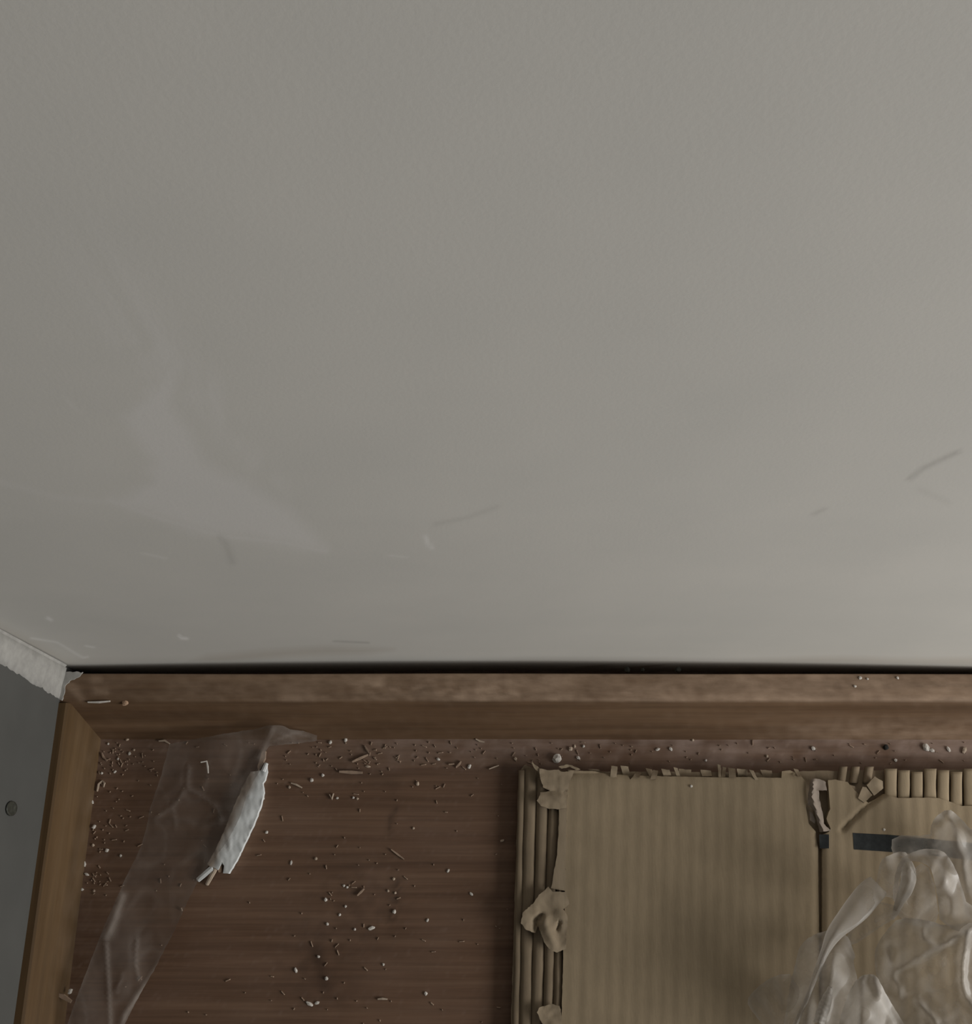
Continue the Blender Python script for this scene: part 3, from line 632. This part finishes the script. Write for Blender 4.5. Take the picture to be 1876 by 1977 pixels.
# ------------------------------------------------------------------ litter on the floor, the skirting and the cardboard
def crumb(name, px, py, r_px, m, z=0.0, squash=.6, seed=None, ell=1.0, ang=0.0):
    seed = seed if seed is not None else px * .37 + py * .11
    c_ = P(px, py, z); r = r_px * (H - z) / F * .86
    bm = bmesh.new(); bmesh.ops.create_icosphere(bm, subdivisions=2 if r_px > 5 else 1, radius=1)
    V = []
    for v in bm.verts:
        k = 1 + .35 * noise.noise(v.co * 1.7 + Vector((seed, 0, 0)))
        x, y, zz = v.co.x * k * r * ell, v.co.y * k * r, v.co.z * k * r * squash
        V.append(c_ + Vector((x * math.cos(ang) - y * math.sin(ang), x * math.sin(ang) + y * math.cos(ang), zz + r * squash * .75)))
    f = [[v.index for v in q.verts] for q in bm.faces]; bm.free()
    return link(name, V, f, m, None, False)
def shaving(name, pts, wd_px, m, z=0.0, parent=None):
    """a bent sliver: flat strip along a short line on a surface"""
    rg = []; n = len(pts)
    W_ = wd_px * (H - z) / F
    for i, (x, y) in enumerate(pts):
        a = pts[max(0, i - 1)]; b = pts[min(n - 1, i + 1)]
        A, B = P(*a, z), P(*b, z); d = (B - A).normalized(); s = Vector((-d.y, d.x, 0)); c_ = P(x, y, z + .0001 + .0004 * math.sin(i * 1.3 + x) ** 2)
        k = .6 if i in (0, n - 1) else 1
        rg.append([c_ - s * W_ * k * .5, c_ - s * W_ * k * .4 + Vector((0, 0, .0007)), c_ + s * W_ * k * .4 + Vector((0, 0, .0008)), c_ + s * W_ * k * .5])
    return loft(name, rg, m, parent, smooth=False)
gl_, gc_, gr_ = 'litter in the left gutter of the floor', 'litter scattered over the open floor', 'litter between cardboard and skirting'
for pts, wd, m, lab, g in (
    ([(680, 1471), (695, 1464), (711, 1457)], 5, M_tan, 'long tan wood shaving lying slanted near the back skirting', gc_),
    ([(655, 1490), (678, 1491), (700, 1492)], 7, M_tan, 'thick flat tan wood chip lying level below the slanted shaving', gc_),
    ([(562, 1512), (572, 1515), (583, 1521)], 4, M_pale, 'short pale splinter right of the white painted strip', gc_),
    ([(636, 1534), (641, 1543), (644, 1532)], 3, M_pale, 'tiny pale splinter bent into a V on the floor', gc_),
    ([(690, 1729), (697, 1722), (703, 1716)], 4, M_tan, 'tan splinter lying slanted across the dark scuff mark', gc_),
    ([(755, 1640), (768, 1650), (780, 1659)], 3.5, M_tan, 'faint tan sliver below the dark dent in the floor', gc_),
    ([(729, 1929), (738, 1928), (748, 1929)], 4, M_pale, 'level pale splinter near the bottom of the floor', gc_),
    ([(704, 1440), (708, 1447), (712, 1454)], 3.5, M_tan, 'small tan splinter standing above the long slanted shaving', gc_),
    ([(918, 1427), (926, 1431), (935, 1433)], 4, M_pale, 'pale shaving at the foot of the back skirting', gc_),
    ([(866, 1476), (877, 1475)], 4, M_tan, 'tan chip lying level near the left side of the cardboard', gc_),
    ([(880, 1482), (886, 1476), (890, 1470)], 4, M_tan, 'tan chip lying upright near the left side of the cardboard', gc_),
    ([(944, 1485), (954, 1481), (963, 1478)], 2.5, M_pale, 'thin pale sliver beside the top left corner of the cardboard', gc_),
    ([(188, 1528), (191, 1514), (198, 1508), (202, 1512), (200, 1520)], 3.5, M_pale, 'pale shaving curled into a hook beside the left skirting', gl_),
    ([(197, 1454), (200, 1462), (207, 1469)], 3.5, M_tan, 'bent pale shaving in the corner of the floor', gl_),
    ([(307, 1431), (318, 1430), (328, 1436)], 4, M_pale, 'arched pale shaving at the top left corner of the plastic film', gl_),
    ([(350, 1753), (352, 1759)], 3, M_pale, 'tiny pale splinter right of the plastic film', gc_),
):
    tag(shaving('wood_shaving', pts, wd, m), lab, 'shaving', g)
tag(shaving('wood_shaving', [(388, 1472), (399, 1470), (401, 1480), (402, 1493)], 3, M_crumb, .0115), 'white shaving bent at a right angle lying on the plastic film', 'shaving')
tag(shaving('wood_shaving', [(170, 1356), (192, 1356), (213, 1354)], 4, M_crumb, SK - .0012), 'pale scrap lying on the left end of the back skirting', 'shaving')
def faceZ(py): return max(0.0, SK * (1427 - py) / 72.0)
tag(crumb('filler_blob', 242, 1357, 7, M_peach, SK - .002, .5), 'peach blob of filler on the edge of the back skirting', 'filler')
tag(crumb('plaster_lump', 1075, 1464, 10, M_crumb, .0, .7), 'white plaster lump above the top edge of the cardboard', 'plaster')
tag(crumb('filler_lump', 136, 1914, 5, M_crumb, .004, .5, ell=1.4, ang=1.2), 'small white crumb at the foot of the left skirting', 'plaster')
tag(shaving('peeled_veneer', [(112, 1920), (122, 1924), (138, 1934)], 9, M_tan, .006), 'brown scrap of veneer leaning on the left skirting', 'veneer')
tag(crumb('dark_grit', 1709, 1443, 6, M_dark, 0.0, .5), 'black bit of grit at the foot of the back skirting', 'grit')
spots = {
 'c': [(638, 1433, 4.5, 1), (623, 1497, 4, 1), (602, 1506, 4.5, 1), (610, 1658, 3.5, 1), (515, 1607, 3.5, 1), (629, 1737, 4, 1), (760, 1697, 3.5, 1), (761, 1760, 4.5, 1), (717, 1792, 4, 2.2), (632, 1784, 3.5, 1), (656, 1766, 3.2, 1), (667, 1750, 3, 1), (571, 1873, 3.5, 1.8), (630, 1889, 4.2, 1), (598, 1938, 4, 2.2), (612, 1936, 3.4, 1.8), (822, 1918, 3.5, 1.3), (910, 1726, 3, 1.8), (825, 1777, 3, 1.4), (806, 1513, 4, 1.3), (798, 1599, 3, 1), (615, 1847, 3.2, 1), (740, 1862, 3, 1), (685, 1794, 3, 1), (865, 1681, 3, 1.5), (651, 1541, 3.2, 1), (682, 1540, 3, 1), (690, 1542, 3, 1), (559, 1520, 3.5, 1), (509, 1542, 3, 1), (906, 1480, 4, 1.5), (846, 1466, 3.5, 1.3), (664, 1710, 3, 1), (670, 1713, 3, 1), (749, 1720, 3, 1), (763, 1724, 3, 1), (667, 1428, 4, 1.8), (710, 1480, 3, 2.2), (969, 1623, 2.8, 1.8), (562, 1666, 2.6, 2.2)],
 'l': [(182, 1596, 4.5, 1.2), (207, 1642, 4, 1.2), (180, 1632, 3.5, 1), (233, 1652, 3.2, 1), (159, 1717, 3.2, 1.3), (178, 1548, 3.5, 1.6), (164, 1668, 3, 2), (168, 1688, 3, 2), (197, 1493, 3.2, 1), (222, 1490, 3, 1.3), (228, 1465, 3, 1), (250, 1455, 3.4, 1.2), (259, 1448, 3, 1), (209, 1436, 3, 1), (246, 1428, 3.5, 1.2), (182, 1720, 3, 1)],
 'r': [(1101, 1446, 5, 1.2), (995, 1465, 4, 1), (1116, 1463, 4, 1.3), (1269, 1447, 3.5, 1.8), (1294, 1446, 3.5, 1.6), (1728, 1468, 4, 1), (1569, 1445, 4.5, 1.2), (1337, 1429, 3.2, 1.2), (1362, 1468, 3, 1), (1126, 1441, 3.5, 1), (1109, 1441, 3, 1.4), (1786, 1443, 7, 1.3), (1798, 1449, 5, 1.3), (1860, 1449, 5, 1.8), (1830, 1447, 4.5, 1.6), (1480, 1460, 3.5, 1)]}
ORD = ['leftmost', 'second from the left', 'third from the left', 'fourth from the left', 'fifth from the left', 'sixth from the left', 'seventh from the left', 'eighth from the left', 'ninth from the left', 'tenth from the left', 'eleventh from the left', 'twelfth from the left', 'rightmost']
BANDS = {'c': [(1490, 'on the floor close below the back skirting'), (1530, 'on the floor right of the white splinter\'s top'), (1690, 'on the floor between white splinter and cardboard'), (1745, 'at the top of the dark floor scuffs'), (1800, 'across the middle of the dark floor scuffs'), (1890, 'below the middle of the dark floor scuffs'), (9999, 'near the bottom edge of the open floor')],
         'l': [(1500, 'in the dusty corner between the skirtings'), (9999, 'along the foot of the left skirting')],
         'r': [(1452, 'along the foot of the skirting above the cardboard'), (9999, 'just above the torn top edge of the cardboard')]}
GRP = {'c': gc_, 'l': gl_, 'r': gr_}
for key, lst in spots.items():
    lo = 0
    for hi, where in BANDS[key]:
        row = sorted(q for q in lst if lo <= q[1] < hi); lo = hi
        for i, (x, y, r, e) in enumerate(row):
            wd = ORD[i] if i < len(row) - 1 or len(row) < 2 else 'rightmost'
            tag(crumb('plaster_crumb', x, y, r, M_crumb if (x + y) % 3 else M_pale, 0, .6, ell=e, ang=(x * 7 + y * 3) % 314 / 100), 'pale crumb ' + where + ', ' + wd, 'crumb', GRP[key])
for x, y, r, wd in ((1650, 1325, 3.5, 'lowest'), (1660, 1309, 4, 'leftmost by the gap'), (1674, 1311, 3, 'middle one by the gap'), (1732, 1309, 3.5, 'rightmost')):
    tag(crumb('plaster_crumb', x, y, r, M_crumb, SK, .5), 'tiny white crumb on the ledge of the back skirting, ' + wd, 'crumb', 'crumbs on the skirting ledge')
for x, y in ((1334, 1518), (1706, 1602)):
    z = ztop(x, y) + (.0006 if x > 1583 else 0)
    tag(crumb('plaster_crumb', x, y, 3.2, M_crumb, z, .5), 'tiny white crumb on the ' + ('left' if x < 1583 else 'right') + ' panel of the cardboard', 'crumb')
# bits of mortar bridging the dark gap behind the skirting
for x, r, wd in ((1210, 7, 'leftmost'), (1240, 5, 'middle'), (1308, 7, 'rightmost')):
    o = crumb('mortar_bit', x, 1294, r, M_plug, SK - .010, .9); tag(o, wd + ' grey mortar bit stuck in the gap behind the skirting', 'mortar', 'mortar in the gap')
# fine dust and fibres nobody could count
V, Fc = [], []
def speck(px, py, L_, wd, a, z=0.0):
    c_ = P(px, py, z); s = (H - z) / F; n = len(V)
    dx, dy = math.cos(a) * L_ * s / 2, math.sin(a) * L_ * s / 2; ex, ey = -math.sin(a) * wd * s / 2, math.cos(a) * wd * s / 2
    for sx, sy in ((-1, -1), (1, -1), (1, 1), (-1, 1)): V.append((c_.x + dx * sx + ex * sy, c_.y + dy * sx + ey * sy, z + .00005))
    for sx, sy in ((-.7, -.6), (.7, -.6), (.7, .6), (-.7, .6)): V.append((c_.x + dx * sx + ex * sy, c_.y + dy * sx + ey * sy, z + .0006))
    Fc.extend([[n + 4, n + 5, n + 6, n + 7]] + [[n + i, n + (i + 1) % 4, n + 4 + (i + 1) % 4, n + 4 + i] for i in range(4)])
def scat(n, f):
    k = 0
    while k < n:
        x, y = f()
        xl = 130 + (1977 - y) * .11 + 8
        if y < 1433 or x < xl or (x > 985 and y > 1478): continue
        long_ = random.random() < .3
        speck(x, y, random.uniform(5, 11) if long_ else random.uniform(1.6, 3.6), random.uniform(1.2, 2.0), random.uniform(0, 3.14)); k += 1
scat(100, lambda: (random.uniform(190, 980), random.uniform(1433, 1980)))
scat(110, lambda: (random.gauss(720, 160), 1433 + abs(random.gauss(0, 55))))
scat(30, lambda: (random.gauss(690, 70), random.gauss(1800, 90)))
scat(70, lambda: (random.uniform(990, 1880), random.uniform(1433, 1476)))
def gut():
    y = random.uniform(1433, 1760); return 132 + (1977 - y) * .11 + abs(random.gauss(0, 32)), y
scat(60, gut)
scat(35, lambda: (random.gauss(245, 35), random.gauss(1465, 18)))
o = link('dust_specks', V, Fc, M_tan)
o['kind'] = 'stuff'; o['label'] = 'fine pale sawdust and fibres strewn over the brown floor'; o['category'] = 'sawdust'
